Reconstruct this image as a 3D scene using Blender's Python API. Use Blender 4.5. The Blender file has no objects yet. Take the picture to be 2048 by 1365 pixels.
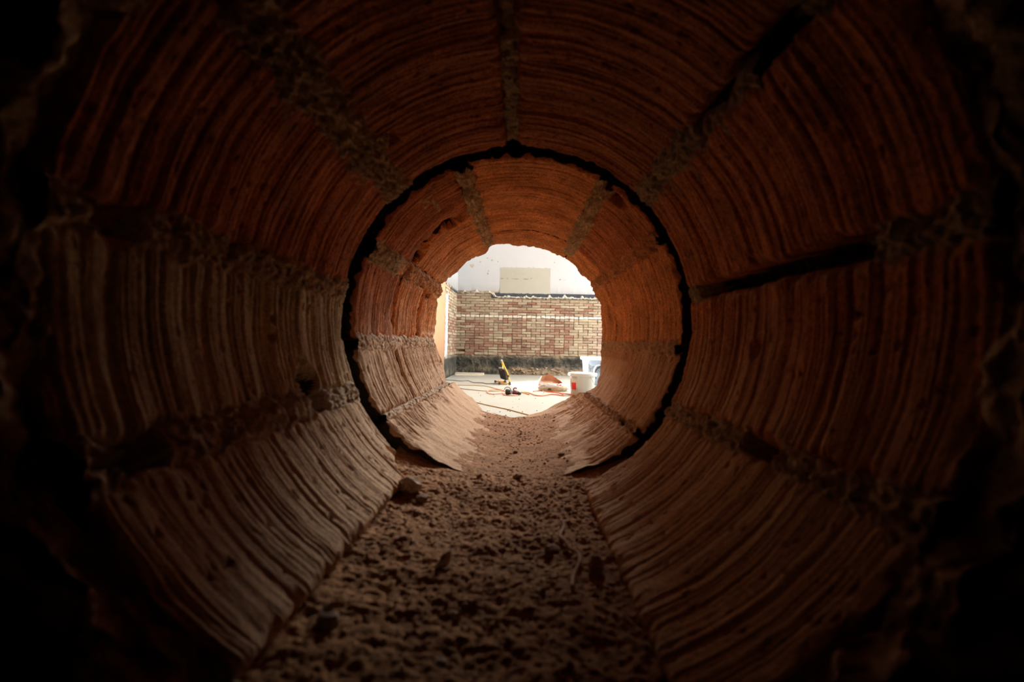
import bpy, bmesh, math, random
import numpy as np
from mathutils import Vector, Matrix
PI = math.pi
rnd = random.Random(7)
C = bpy.context.scene.collection
sc = bpy.context.scene

# ------------------------------------------------------------------ camera
F = 967.0                      # focal length in px of a 2048 px wide frame (17 mm on 36 mm)
H = 0.74                       # camera height above the floor
ROLL = math.radians(1.2)
yv = Vector(((1042-1024)/F, -(687-682.5)/F, -1)).normalized()     # world Y (bore axis) in camera space
zv = Vector((math.sin(ROLL), math.cos(ROLL), 0)); zv = (zv-yv*zv.dot(yv)).normalized()
xv = yv.cross(zv)
RC = Matrix((xv, yv, zv))      # rows: world axes in camera space  -> camera-to-world
cam = bpy.data.cameras.new('camera'); camo = bpy.data.objects.new('camera', cam); C.objects.link(camo)
camo.matrix_world = Matrix.Translation((0, 0, H)) @ RC.to_4x4()
cam.sensor_width = 36; cam.lens = 36*F/2048; cam.clip_start = 0.01; cam.clip_end = 100
cam.dof.use_dof = True; cam.dof.focus_distance = 0.9; cam.dof.aperture_fstop = 12.0
sc.camera = camo
CAM = Vector((0, 0, H))
def ray(px, py):
    return RC @ Vector(((px-1024)/F, -(py-682.5)/F, -1))
def at(px, py, Y):             # the point seen at a pixel, at distance Y into the room
    d = ray(px, py); return CAM + d*(Y/d.y)
def gr(px, py, z=0.0):         # the point seen at a pixel, lying on the floor
    d = ray(px, py); return CAM + d*((z-H)/d.z)

# ------------------------------------------------------------------ light
w = bpy.data.worlds.new('world'); sc.world = w; w.use_nodes = True
w.node_tree.nodes['Background'].inputs[0].default_value = (0.8, 0.9, 1.0, 1)
w.node_tree.nodes['Background'].inputs[1].default_value = 1.0
def area(name, loc, rot, sx, sy, energy, col):
    l = bpy.data.lights.new(name, 'AREA'); l.shape = 'RECTANGLE'; l.size = sx; l.size_y = sy
    l.energy = energy; l.color = col
    o = bpy.data.objects.new(name, l); C.objects.link(o); o.location = loc; o.rotation_euler = rot; return o
XL, XR, YB, ZC = -1.53, 5.0, 11.3, 6.9
WZ0, WZ1, WX0, WX1 = 4.9, 6.7, 0.2, 4.8
area('added_high_light', ((WX0+WX1)/2, YB+0.3, (WZ0+WZ1)/2), (-PI/2, 0, 0), WX1-WX0, WZ1-WZ0, 2000, (1, 0.96, 0.9))  # added lamp high behind the back wall, brightens the bore
area('added_side_light', (XR+.35, 8.75, 2.5), (0, PI/2, 0), 2.6, 3.5, 620, (1, 0.96, 0.9))  # added lamp beyond the right wall, brightens the bore's left side
area('added_top_light', (1.7, 4.0, ZC+0.25), (0, 0, 0), 4.0, 4.5, 90, (0.93, 0.97, 1))  # added lamp above the ceiling, out of view
sc.view_settings.view_transform = 'Standard'; sc.view_settings.look = 'None'
sc.view_settings.gamma = 1; sc.view_settings.use_curve_mapping = False
sc.view_settings.exposure = 0.36
sc.cycles.max_bounces = 14; sc.cycles.diffuse_bounces = 10; sc.cycles.sample_clamp_indirect = 10
sc.cycles.use_denoising = True
sc.cycles.caustics_reflective = False; sc.cycles.caustics_refractive = False

# ------------------------------------------------------------------ helpers
WL = {}                        # world offset of every parent
def tag(o, label=None, cat=None, group=None, kind=None):
    if label: o['label'] = label
    if cat: o['category'] = cat
    if group: o['group'] = group
    if kind: o['kind'] = kind
    return o
def thing(name, label, cat, loc, group=None):
    o = bpy.data.objects.new(name, None); C.objects.link(o); o.location = loc
    o.empty_display_size = 0.05; WL[o.name] = Vector(loc)
    return tag(o, label, cat, group)
def struct(name, loc=(0, 0, 0)):
    o = bpy.data.objects.new(name, None); C.objects.link(o); o.location = loc; WL[o.name] = Vector(loc)
    o['kind'] = 'structure'; return o
def link(name, me, mat, parent=None):
    o = bpy.data.objects.new(name, me); C.objects.link(o)
    if mat and not me.materials: me.materials.append(mat)
    if parent:
        o.parent = parent; o.matrix_parent_inverse = Matrix.Translation(-WL.get(parent.name, Vector()))
    return o
def mesh(name, v, f, mat, parent=None, smooth=False):
    me = bpy.data.meshes.new(name); me.from_pydata([tuple(p) for p in v], [], f); me.update()
    if smooth: me.polygons.foreach_set('use_smooth', [True]*len(me.polygons))
    return link(name, me, mat, parent)
def grid(name, P, mat, parent=None, wrap=False, flip=False):
    """P: n x m x 3 array of points -> one quad mesh"""
    n, m = P.shape[:2]
    idx = np.arange(n*m).reshape(n, m)
    if wrap: idx = np.vstack([idx, idx[:1]])
    a, b, c, d = idx[:-1, :-1], idx[1:, :-1], idx[1:, 1:], idx[:-1, 1:]
    q = np.stack([a, d, c, b] if flip else [a, b, c, d], -1).reshape(-1, 4)
    me = bpy.data.meshes.new(name)
    me.vertices.add(n*m); me.vertices.foreach_set('co', P.reshape(-1).astype(np.float32))
    me.loops.add(q.size); me.loops.foreach_set('vertex_index', q.reshape(-1).astype(np.int32))
    me.polygons.add(len(q)); me.polygons.foreach_set('loop_start', np.arange(0, q.size, 4, dtype=np.int32))
    me.polygons.foreach_set('use_smooth', np.ones(len(q), bool))
    me.update(calc_edges=True); me.validate()
    return link(name, me, mat, parent)
def bm_obj(name, bm, mat, parent=None, smooth=False):
    me = bpy.data.meshes.new(name); bmesh.ops.recalc_face_normals(bm, faces=bm.faces); bm.to_mesh(me); bm.free()
    if smooth: me.polygons.foreach_set('use_smooth', [True]*len(me.polygons))
    return link(name, me, mat, parent)
def add_box(bm, c, s, bev=0.0, rot=None):
    g = bmesh.ops.create_cube(bm, size=1.0); vs = g['verts']
    for v in vs: v.co = Vector((v.co.x*s[0], v.co.y*s[1], v.co.z*s[2]))
    if bev:
        es = {e for v in vs for e in v.link_edges}
        r = bmesh.ops.bevel(bm, geom=list(es), offset=bev, segments=2, affect='EDGES', profile=0.6)
        vs = list({v for f in r['faces'] for v in f.verts} | {v for v in vs if v.is_valid})
    for v in vs:
        p = v.co
        if rot is not None: p = rot @ p
        v.co = p + Vector(c)
    return vs
def box(name, c, s, mat, parent=None, bev=0.0, rot=None):
    bm = bmesh.new(); add_box(bm, c, s, bev, rot); return bm_obj(name, bm, mat, parent)
def smooth_path(pts, sub=6):
    P = [Vector(p) for p in pts]
    if len(P) < 3: return P
    P = [P[0]*2-P[1]] + P + [P[-1]*2-P[-2]]
    out = []
    for i in range(1, len(P)-2):
        a, b, c, d = P[i-1:i+3]
        for k in range(sub):
            t = k/sub
            out.append(0.5*((2*b)+(c-a)*t+(2*a-5*b+4*c-d)*t*t+(3*b-a-3*c+d)*t**3))
    out.append(P[-2]); return out
def add_tube(bm, pts, r, n=8, cap=True):
    rings = []; up = Vector((0, 0, 1)); N = len(pts)
    rr = r if isinstance(r, (list, tuple)) else [r]*N
    for i, p in enumerate(pts):
        t = (pts[min(i+1, N-1)]-pts[max(i-1, 0)]).normalized()
        u = t.cross(up)
        if u.length < 1e-3: u = t.cross(Vector((0, 1, 0)))
        u.normalize(); v = u.cross(t)
        rings.append([bm.verts.new(p+(u*math.cos(2*PI*k/n)+v*math.sin(2*PI*k/n))*rr[i]) for k in range(n)])
    for a, b in zip(rings, rings[1:]):
        for k in range(n): bm.faces.new((a[k], a[(k+1) % n], b[(k+1) % n], b[k]))
    if cap: bm.faces.new(rings[0]); bm.faces.new(rings[-1][::-1])
def tube(name, pts, r, mat, parent=None, n=8, sub=6):
    bm = bmesh.new(); add_tube(bm, smooth_path(pts, sub), r, n); return bm_obj(name, bm, mat, parent, True)
def lathe(name, prof, c, mat, parent=None, n=40, cap=False):
    v = []; f = []; m = len(prof)
    for k in range(n):
        a = 2*PI*k/n
        for (r, z) in prof: v.append((c[0]+r*math.cos(a), c[1]+r*math.sin(a), c[2]+z))
    for k in range(n):
        for j in range(m-1):
            f.append((k*m+j, ((k+1) % n)*m+j, ((k+1) % n)*m+j+1, k*m+j+1))
    return mesh(name, v, f, mat, parent, True)
# noise
def _h(ix, iy, seed):
    h = (ix.astype(np.int64)*374761393 + iy.astype(np.int64)*668265263 + seed*974634777) & 0xFFFFFFFF
    h = ((h ^ (h >> 13))*1274126177) & 0xFFFFFFFF
    return ((h ^ (h >> 16)) & 0xFFFF)/65536.0*2*PI
def pn(x, y, seed=0):
    x, y = np.broadcast_arrays(np.asarray(x, float), np.asarray(y, float))
    x0 = np.floor(x); y0 = np.floor(y); fx = x-x0; fy = y-y0
    u = fx*fx*fx*(fx*(fx*6-15)+10); v = fy*fy*fy*(fy*(fy*6-15)+10)
    def g(dx, dy):
        a = _h(x0+dx, y0+dy, seed); return np.cos(a)*(fx-dx)+np.sin(a)*(fy-dy)
    a = g(0, 0)*(1-u)+g(1, 0)*u; b = g(0, 1)*(1-u)+g(1, 1)*u
    return (a*(1-v)+b*v)*1.5
def fbm(x, y, o=4, seed=0, gain=0.5):
    s = 0; a = 1.0
    for i in range(o):
        s = s+a*pn(x*2**i, y*2**i, seed+i*17); a *= gain
    return s
def sstep(a, b, x):
    t = np.clip((x-a)/(b-a), 0, 1); return t*t*(3-2*t)

# ------------------------------------------------------------------ materials
def nmat(name):
    m = bpy.data.materials.new(name); m.use_nodes = True
    nt = m.node_tree; b = nt.nodes['Principled BSDF']; b.inputs['Roughness'].default_value = 0.9
    b.inputs['Specular IOR Level'].default_value = 0.25
    return m, nt, b
def nd(nt, t, **kw):
    n = nt.nodes.new(t)
    for k, v in kw.items():
        if k.startswith('i_'): n.inputs[int(k[2:])].default_value = v
        else: setattr(n, k, v)
    return n
def noise(nt, scale, detail=4, rough=0.6, vec=None):
    n = nd(nt, 'ShaderNodeTexNoise'); n.inputs['Scale'].default_value = scale
    n.inputs['Detail'].default_value = detail; n.inputs['Roughness'].default_value = rough
    if vec: nt.links.new(vec, n.inputs['Vector'])
    return n
def ramp(nt, fac, stops):
    r = nd(nt, 'ShaderNodeValToRGB'); e = r.color_ramp.elements
    while len(e) < len(stops): e.new(0.5)
    for el, (p, c) in zip(e, stops): el.position = p; el.color = (*c, 1) if len(c) == 3 else c
    nt.links.new(fac, r.inputs[0]); return r
def mix(nt, fac, a, b, mode='MIX'):
    m = nd(nt, 'ShaderNodeMix', data_type='RGBA', blend_type=mode)
    for sck, val in ((0, fac), (6, a), (7, b)):
        if isinstance(val, bpy.types.NodeSocket): nt.links.new(val, m.inputs[sck])
        else: m.inputs[sck].default_value = (*val, 1) if isinstance(val, tuple) else val
    return m.outputs[2]
def bump(nt, b, height, strength, dist):
    n = nd(nt, 'ShaderNodeBump'); n.inputs['Strength'].default_value = strength; n.inputs['Distance'].default_value = dist
    nt.links.new(height, n.inputs['Height']); nt.links.new(n.outputs[0], b.inputs['Normal'])
def flat(name, col, rough=0.6, spec=0.3, var=0.0, scale=30, metal=0.0):
    m, nt, b = nmat(name); b.inputs['Roughness'].default_value = rough; b.inputs['Specular IOR Level'].default_value = spec
    b.inputs['Metallic'].default_value = metal
    tc = nd(nt, 'ShaderNodeTexCoord'); n = noise(nt, scale, 3, 0.6, tc.outputs['Object'])
    r = ramp(nt, n.outputs[0], [(0.3, tuple(c*(1-var) for c in col)), (0.7, tuple(min(1, c*(1+var)) for c in col))])
    nt.links.new(r.outputs[0], b.inputs['Base Color'])
    return m
def masonry(name, dust=(0.60, 0.40, 0.255), objcol=True, col=(0.4, 0.3, 0.2), scale=1.0, dustamt=1.0, lo=0.55, hi=1.15):
    """brick / mortar: the piece's own colour, mottled, with dust lying on what faces up"""
    m, nt, b = nmat(name); b.inputs['Roughness'].default_value = 0.95; b.inputs['Specular IOR Level'].default_value = 0.12
    geo = nd(nt, 'ShaderNodeNewGeometry'); pos = geo.outputs['Position']
    if objcol: base = nd(nt, 'ShaderNodeObjectInfo').outputs['Color']
    else: base = nd(nt, 'ShaderNodeRGB'); base.outputs[0].default_value = (*col, 1); base = base.outputs[0]
    n1 = noise(nt, 45*scale, 5, 0.65, pos); n2 = noise(nt, 420*scale, 4, 0.7, pos); n3 = noise(nt, 14*scale, 3, 0.5, pos)
    r1 = ramp(nt, n1.outputs[0], [(0.3, (lo, lo*0.98, lo*0.95)), (0.7, (hi, hi, hi))])
    c = mix(nt, 1.0, base, r1.outputs[0], 'MULTIPLY')
    r2 = ramp(nt, n2.outputs[0], [(0.35, (0.62, 0.6, 0.58)), (0.62, (1.1, 1.1, 1.1))])
    c = mix(nt, 0.8, c, r2.outputs[0], 'MULTIPLY')
    # pale scratches and grains
    n4 = noise(nt, 900*scale, 2, 0.5, pos); r4 = ramp(nt, n4.outputs[0], [(0.70, (0, 0, 0)), (0.78, (0.5, 0.5, 0.5))])
    c = mix(nt, r4.outputs[0], c, (0.72, 0.58, 0.45))
    n5 = noise(nt, 1700*scale, 2, 0.6, pos); r5 = ramp(nt, n5.outputs[0], [(0.32, (0.52, 0.50, 0.48)), (0.66, (1.4, 1.4, 1.4))])
    c = mix(nt, 0.85, c, r5.outputs[0], 'MULTIPLY')
    if dustamt:
        sx = nd(nt, 'ShaderNodeSeparateXYZ'); nt.links.new(geo.outputs['Normal'], sx.inputs[0])
        ad = nd(nt, 'ShaderNodeMath', operation='MULTIPLY_ADD'); nt.links.new(n3.outputs[0], ad.inputs[0]); ad.inputs[1].default_value = 0.5
        nt.links.new(sx.outputs[2], ad.inputs[2])
        rd = ramp(nt, ad.outputs[0], [(0.2, (0, 0, 0)), (0.75, (0.8*dustamt,)*3)])
        c = mix(nt, rd.outputs[0], c, dust)
    if dustamt: c = mix(nt, 0.6, c, r5.outputs[0], 'MULTIPLY')
    nt.links.new(c, b.inputs['Base Color'])
    hs = nd(nt, 'ShaderNodeMath', operation='MULTIPLY_ADD'); nt.links.new(n5.outputs[0], hs.inputs[0]); hs.inputs[1].default_value = .45; nt.links.new(n2.outputs[0], hs.inputs[2])
    bump(nt, b, hs.outputs[0], 0.6, 0.0012/scale)
    return m
M = {}
M['brick'] = masonry('red_brick')
M['mortar'] = masonry('grey_mortar', lo=0.58, hi=1.25, dust=(0.55, 0.44, 0.34), dustamt=0.8)
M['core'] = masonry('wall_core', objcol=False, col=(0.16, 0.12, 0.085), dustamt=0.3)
M['dirt'] = masonry('brick_dust_dirt', objcol=False, col=(0.42, 0.215, 0.10), dust=(0.44, 0.245, 0.13), dustamt=0.3, lo=0.6)
M['clod'] = masonry('clod', dust=(0.5, 0.36, 0.27), dustamt=0.25, lo=0.6)
M['void_shade'] = masonry('painted_void_shade', objcol=False, col=(0.05, 0.038, 0.028), dustamt=0.0)  # near-black: puts the shade of gaps and voids into the colour
M['dark_room'] = flat('dark_plaster', (0.10, 0.09, 0.08), 0.95, 0.1, 0.2, 4)

# ------------------------------------------------------------------ the bored hole
R = 0.1
AX, AZ = -0.003, H+0.0135      # axis of the bore
def cyl(th, r, y):
    return np.stack([AX+r*np.cos(th), np.broadcast_to(y, np.broadcast(th, r, y).shape), AZ+r*np.sin(th)], -1)
# where each brick of the far leaf broke off when the drill came through (degrees, metres)
END = np.array([(-178, .581), (-176, .566), (-171, .569), (-164, .586), (-156, .594), (-149, .576), (-144, .554), (-140, .586), (-131, .587),
    (-124, .588), (-115, .563), (-112, .535), (-106, .56), (-100, .555), (-92, .553), (-83, .569), (-77, .577), (-68, .583), (-59, .594), (-50, .589),
    (-44, .568), (-36, .521), (-34, .519), (-28, .533), (-20, .562), (-13, .578), (-8, .575), (-5, .587), (5, .588), (15, .577), (21, .568),
    (26, .584), (32, .566), (37, .564), (44, .579), (51, .563), (56, .563), (67, .571), (75, .568), (82, .568), (92, .57), (99, .553), (105, .544),
    (110, .545), (111, .555), (114, .569), (118, .57), (124, .558), (129, .561), (137, .57), (144, .557), (149, .545), (151, .551), (156, .563),
    (160, .554), (162, .568), (175, .585)])
def yend(th):
    d = np.degrees(th); d = (d+180) % 360-180
    xs = np.concatenate([END[-4:, 0]-360, END[:, 0], END[:4, 0]+360]); ys = np.concatenate([END[-4:, 1], END[:, 1], END[:4, 1]])
    return np.interp(d, xs, ys)+0.0035*fbm(d*0.35, d*0+3.3, 3, 5)
def grooves(s, y, seed, coarse, fine):
    yy = y+0.00035*pn(s*9, y*25, 31)+0.00012*pn(s*60, y*150, 32)
    ln = lambda f, k, sd, wd: np.exp(-(pn(yy/f, s*k+seed*0.21, sd)/wd)**2)
    sh = lambda v: np.sign(v)*np.abs(v)**0.65
    md = np.clip(0.65+0.9*pn(s*14, yy/0.012, 106), 0.05, 1.3)
    step = sh(pn(yy/0.011, s*1.5+seed*0.2, 101))*0.40+sh(pn(yy/0.0045, s*3+seed*.4, 102))*0.25
    lines = 1.25*ln(0.017, 1.5, 110, 0.075)+0.9*md*ln(0.0085, 2.5, 111, 0.10)+0.6*md*ln(0.0045, 4, 112, 0.13)
    f3 = sh(pn(yy/0.0019, s*6+seed*.7, 103))*0.6+ln(0.0052, 3, 113, 0.15)*np.clip(md+.3, .2, 1.3)*1.5+ln(0.0030, 4, 114, 0.18)*0.6
    return coarse*(step+lines)+fine*f3
def brick(parent, t0, t1, y0, y1, seed, col, coarse=0.0006, fine=0.0003, dt=0.0011, dy=0.00038, name='brick', chips=(), off=0.0, rag=1.0, smear=None, label=None, under=0.0, uback=0.0):
    """one brick of the wall, its bored face scored by the drill, with its cheeks running back into the joints"""
    t0, t1 = math.radians(t0), math.radians(t1)
    n = int((t1-t0)*R/dt); yl = (y1 if not callable(y1) else 0.59)
    m = int((yl-y0)/dy)
    u = np.linspace(0, 1, n)[:, None]; v = np.linspace(0, 1, m)[None, :]
    th = t0+(t1-t0)*u+0*v
    Y1 = y1(th) if callable(y1) else y1
    y = y0+(Y1-y0)*v
    s = th*R
    # ragged arrises
    e0 = fbm(y*90, y*0+seed, 4, 11)*0.0016*rag; e1 = fbm(y*90, y*0+seed+9, 4, 12)*0.0016*rag
    th = th+(e0*(1-u)**3+e1*u**3)/R
    y = y+(fbm(s*80, s*0+seed+4, 4, 13)*0.0022*rag*(1-v)**8+fbm(s*80, s*0+seed+7, 4, 14)*0.0022*rag*v**8)
    dl = np.minimum(np.minimum(u, 1-u)*(t1-t0)*R, np.minimum(v, 1-v)*(Y1-y0))
    chipn = np.clip(fbm(s*120, y*120, 3, 40+seed)+0.15, 0, 1)
    r = R+off+grooves(s, y, seed, coarse, fine)
    r = r+0.00013*fbm(s/0.004, y/0.003, 4, 50+seed)+0.0006*fbm(s/0.03, y/0.03, 3, 70+seed)
    pit = np.clip(fbm(s/0.005, y/0.004, 3, 90+seed)-0.62, 0, 1); r = r+pit*0.004
    r = r+0.0030*chipn*np.exp(-dl/0.0025)+0.0012*np.exp(-dl/0.0009)
    for (ct, cy, cr, cd) in chips:
        ct = math.radians(ct); q = ((th-ct)*R/cr)**2+((y-cy)/cr)**2
        q = q*(1+0.7*fbm(s*160, y*160, 2, 7+seed)); r = r+cd*np.exp(-np.clip(q, 0, 20)**2.5)
    if smear:                   # a bank of mortar and dust left on the brick
        sm, amt = smear(s, y, th); r = r*(1-sm)+(R+off-amt+0.0007*fbm(s/.02, y/.014, 5, 60+seed))*sm
    P = cyl(th, r, y)
    # cheeks: pad the border outwards
    deep = R+0.034
    Q = np.zeros((n+2, m+2, 3)); Q[1:-1, 1:-1] = P
    tp = np.pad(th, 1, mode='edge'); yp = np.pad(y, 1, mode='edge')
    ring = cyl(tp, np.full_like(tp, deep), yp)
    Q[0], Q[-1], Q[:, 0], Q[:, -1] = ring[0], ring[-1], ring[:, 0], ring[:, -1]
    if callable(y1): Q[:, -1, 1] += 0.012
    if under: Q[:, 0, 1] += under; Q[:, -1, 1] -= uback
    o = grid(name, Q, M['brick'], parent)
    if 1:                                     # shade of the voids and middle-wall cheeks painted on in near-black
        o.data.materials.append(M['void_shade']); mi = np.zeros((n+1, m+1), np.int32); mi[1:-1, 1:-1] = (r[:-1, :-1] > R+.0075)
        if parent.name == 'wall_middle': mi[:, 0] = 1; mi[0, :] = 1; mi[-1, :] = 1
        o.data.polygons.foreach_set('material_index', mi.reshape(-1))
    o.color = (*col, 1)
    if label: o['label'] = label
    return o
def mortar(parent, tc, hw, y0, y1, seed, col, voids=(), rough=0.0017, base=0.0003, name='mortar_joint', d=0.0007, lump=0.0, holes=.0075):
    tc, hw = math.radians(tc), math.radians(hw)
    n = int(2*hw*R/d)+4; ye = .58 if callable(y1) else y1; m = int((ye-y0)/d)
    u = np.linspace(-1, 1, n)[:, None]; Y1 = y1(tc+hw*u) if callable(y1) else y1
    y = y0+(Y1-y0)*np.linspace(0, 1, m)[None, :]+0*u
    wob = 0.5*fbm(y*60, y*0+seed, 3, 21)
    th = tc+hw*u*(1+0.7*wob)+0*y
    s = th*R
    f = 0.7*fbm(s/0.009, y/0.010, 3, 200+seed, 0.5)+0.75*fbm(s/0.0032, y/0.0034, 4, 220+seed, 0.6)
    r = R+base+rough*f-lump*np.exp(-(u/0.6)**2)
    hole = 1.3*np.clip(pn(s/0.0034, y/0.0036, 300+seed)-0.30, 0, 1)+np.clip(pn(s/0.010, y/0.016, 310+seed)-0.45, 0, 1); r = r+hole*holes
    r = r+0.006*np.abs(u)**5
    for (va, vb, k) in voids:
        wv = sstep(va-0.004, va+0.004, y+0.002*f)*(1-sstep(vb-0.004, vb+0.004, y+0.002*f)); r = r+k*wv*(1-0.5*u*u)
    r = np.minimum(r, R+0.032)
    P = cyl(th, r, y)
    o = grid(name, P, M['mortar'], parent); o.data.materials.append(M['void_shade'])  # second slot: deep faces carry their shade as near-black colour
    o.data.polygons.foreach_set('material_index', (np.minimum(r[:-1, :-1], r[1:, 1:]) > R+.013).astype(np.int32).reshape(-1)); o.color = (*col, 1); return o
def slab(name, y0, y1, r, mat, parent=None, x0=-2.0, x1=XR, z0=0.0, z1=ZC, n=96, r0=None, ym=None):
    """a wall leaf with the bore through it"""
    v = []; f = []
    r0 = r0 or r
    for y, rr in ((y0, r0), (y1, r)):
        for k in range(n):
            a = 2*PI*k/n; v.append((AX+rr*math.cos(a), y, AZ+rr*math.sin(a)))
        for k in range(n):
            a = 2*PI*k/n; c, s = math.cos(a), math.sin(a)
            t = min(((x1-AX) if c > 0 else (x0-AX))/c if abs(c) > 1e-6 else 1e9, ((z1-AZ) if s > 0 else (z0-AZ))/s if abs(s) > 1e-6 else 1e9)
            v.append((AX+t*c, y, AZ+t*s))
    if ym:
        for k in range(n): a = 2*PI*k/n; v.append((AX+r0*math.cos(a), ym, AZ+r0*math.sin(a)))
    for k in range(n):
        j = (k+1) % n
        f.append((k, j, n+j, n+k)); f.append((2*n+k, 3*n+k, 3*n+j, 2*n+j))
        if ym: f.append((k, 4*n+k, 4*n+j, j)); f.append((4*n+k, 2*n+k, 2*n+j, 4*n+j))
        else: f.append((k, 2*n+k, 2*n+j, j))
        f.append((n+k, n+j, 3*n+j, 3*n+k))
    o = mesh(name, v, f, mat, parent); o['kind'] = 'structure' if not parent else None
    if parent: del o['kind']
    return o

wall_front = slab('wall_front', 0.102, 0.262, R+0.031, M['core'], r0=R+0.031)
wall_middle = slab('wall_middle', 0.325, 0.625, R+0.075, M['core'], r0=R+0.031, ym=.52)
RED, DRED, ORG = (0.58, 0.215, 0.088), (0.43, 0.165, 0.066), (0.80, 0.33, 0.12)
OLV, PALE, BRN = (0.66, 0.52, 0.32), (0.64, 0.39, 0.235), (0.54, 0.29, 0.15)
YA0, YA1 = 0.1015, 0.2805
A = dict(coarse=0.00105, fine=0.00028, under=1e-5, uback=.016)
# added ring closing the cavity further out, to keep stray light from leaking in
lathe('cavity_light_stop', [(R+.085, .255), (R+.09, .33)], (0, 0, 0), M['core'], wall_middle, 64)
for v_ in wall_middle.children[0].data.vertices: c_ = v_.co.copy(); v_.co = Vector((AX+c_.x, c_.z, AZ+c_.y))
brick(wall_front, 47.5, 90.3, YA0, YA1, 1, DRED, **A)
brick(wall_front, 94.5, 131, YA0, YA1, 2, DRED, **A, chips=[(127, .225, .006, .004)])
brick(wall_front, 11.5, 43, YA0, YA1, 3, RED, **A)
brick(wall_front, -27, 7, YA0, YA1, 4, RED, **A, chips=[(-8, .2, .003, .002)])
brick(wall_front, -67, -31, YA0, YA1-.003, 5, BRN, **dict(A, coarse=.0005), rag=.5)
brick(wall_front, 137, 169, YA0, YA1, 6, RED, **dict(A, coarse=.00110))
brick(wall_front, 173.5, 202.5, YA0, YA1, 7, OLV, **dict(A, coarse=.00100), chips=[(200, .2225, .0085, .032), (183, .2, .002, .003), (187, .198, .002, .003)])
brick(wall_front, 208, 237, YA0, YA1-.006, 8, PALE, **dict(A, coarse=.00042, fine=.0002), rag=.5, chips=[(236, .268, .012, .02)])
MG, MD = (0.48, 0.37, 0.24), (0.36, 0.27, 0.17)
ya0, ya1 = 0.101, 0.279
mortar(wall_front, 92.3, 4.5, ya0, ya1, 1, MD, voids=[(.10, .125, .015), (.15, .185, .006)], base=.004)
mortar(wall_front, 45.2, 5.5, ya0, ya1, 2, MD, voids=[(.125, .19, .022)], lump=.0008)
mortar(wall_front, 9.3, 4.0, ya0, ya1, 3, MD, voids=[(.138, .262, .022)])
mortar(wall_front, -29, 4.5, ya0, ya1, 4, MG, voids=[(.164, .18, .02)])
mortar(wall_front, 134, 7.5, ya0, ya1, 5, MG, voids=[(.104, .118, .02)], lump=.0012, rough=.0024)
mortar(wall_front, 171.2, 5.0, ya0, ya1, 6, (.54, .41, .26), base=0, lump=.0005, voids=[(.115, .125, .01)])
mortar(wall_front, 205.3, 5.2, ya0, ya1, 7, (.56, .42, .28), voids=[(.113, .122, .03), (.216, .231, .03), (.231, .285, .0024)], lump=.0016, base=-.0003)
mortar(wall_front, 138.5, 6.5, .15, ya1-.004, 8, MG, base=.0012, rough=.0017, holes=.002)
mortar(wall_front, 40, 6, .15, ya1-.004, 9, MD, base=.0015, rough=.0017, holes=.002)
# ragged mortar round the mouth of the bore
th = np.linspace(0, 2*PI, 700, endpoint=False)[:, None]; tt = np.linspace(0, 1, 40)[None, :]
cr = R+0.0040+0.045*np.clip(tt-.45, 0, 1)**1.3+(0.003*fbm(th*8, tt*3, 4, 71)+0.004*fbm(th*3, tt*1, 2, 72))
P = cyl(th+0*tt, cr, 0.1035-0.022*tt+0.003*fbm(th*9, tt*4+2, 4, 75))
mouth = grid('mortar_rim', P, M['mortar'], wall_front, wrap=True); mouth.color = (*MG, 1)

B = dict(coarse=0.00028, fine=0.00042, dy=0.00029, dt=.0013)
YB0 = 0.2975
def bank_l(s, y, th):          # dust bank low on the left
    d = np.degrees(th) % 360
    k = sstep(221, 229, d+9*fbm(s/.03, y/.03, 3, 81)+(y-.42)*60); return k, 0.0015*k
def bank_r(s, y, th):
    d = (np.degrees(th)+180) % 360-180
    k = 1-sstep(-62, -52, d-9*fbm(s/.03, y/.03, 3, 82)); return k, 0.001*k
def bank_r2(s, y, th):         # torn, crumbled patch on the right below the bed joint
    d = (np.degrees(th)+180) % 360-180
    k = (1-sstep(-16, -11, d))*sstep(.40, .43, y+.02*fbm(s/.02, y/.02, 3, 83)); return k, -0.002*k
def b(parent, t0, t1, y0, *a, **k): return brick(parent, t0, t1, y0, *a, under=(.026 if y0 == YB0 else 0), **k)
b(wall_middle, 61, 108, YB0, .4862, 11, ORG, **B)
b(wall_middle, 114, 151, YB0, .387, 12, RED, **B, chips=[(127, .385, .007, .016), (140, .392, .006, .01)])
b(wall_middle, 32, 56, YB0, .49, 13, RED, **B, chips=[(52, .31, .007, .01)])
b(wall_middle, 158, 187, YB0, .386, 14, RED, **B)
b(wall_middle, 191, 216, YB0, .387, 15, PALE, **B)
b(wall_middle, 218.5, 262, YB0, yend, 16, PALE, **B, smear=bank_l)
b(wall_middle, -7, 29, YB0, .4965, 17, ORG, **B, chips=[(26, .40, .003, .003)])
b(wall_middle, -40.5, -10, YB0, yend, 18, BRN, **B, smear=bank_r2)
b(wall_middle, -92, -42.5, YB0, yend, 19, PALE, **B, smear=bank_r)
b(wall_middle, 59.3, 109.7, .4905, yend, 21, ORG, **B)
b(wall_middle, 110.8, 150, .3955, yend, 22, ORG, **B, chips=[(122, .397, .008, .02), (144, .4, .008, .02), (130, .48, .0015, .002)])
b(wall_middle, 35, 58.5, .4925, yend, 23, ORG, **B)
b(wall_middle, 158, 186, .3905, .476, 24, ORG, **B)
b(wall_middle, 156, 186, .483, yend, 25, ORG, **B, chips=[(158, .5, .01, .01)])
b(wall_middle, 190, 217, .3935, yend, 26, PALE, **B)
b(wall_middle, -7, 31, .5025, yend, 28, ORG, **B)
MB_ = (0.62, 0.48, 0.30)
mk = lambda tc, hw, a, bb, s, **k: mortar(wall_middle, tc, hw, a, bb, s, k.pop('col', MB_), rough=k.pop('rough', .0022), base=k.pop('base', -.0002), holes=k.pop('holes', .003), **k)
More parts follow.
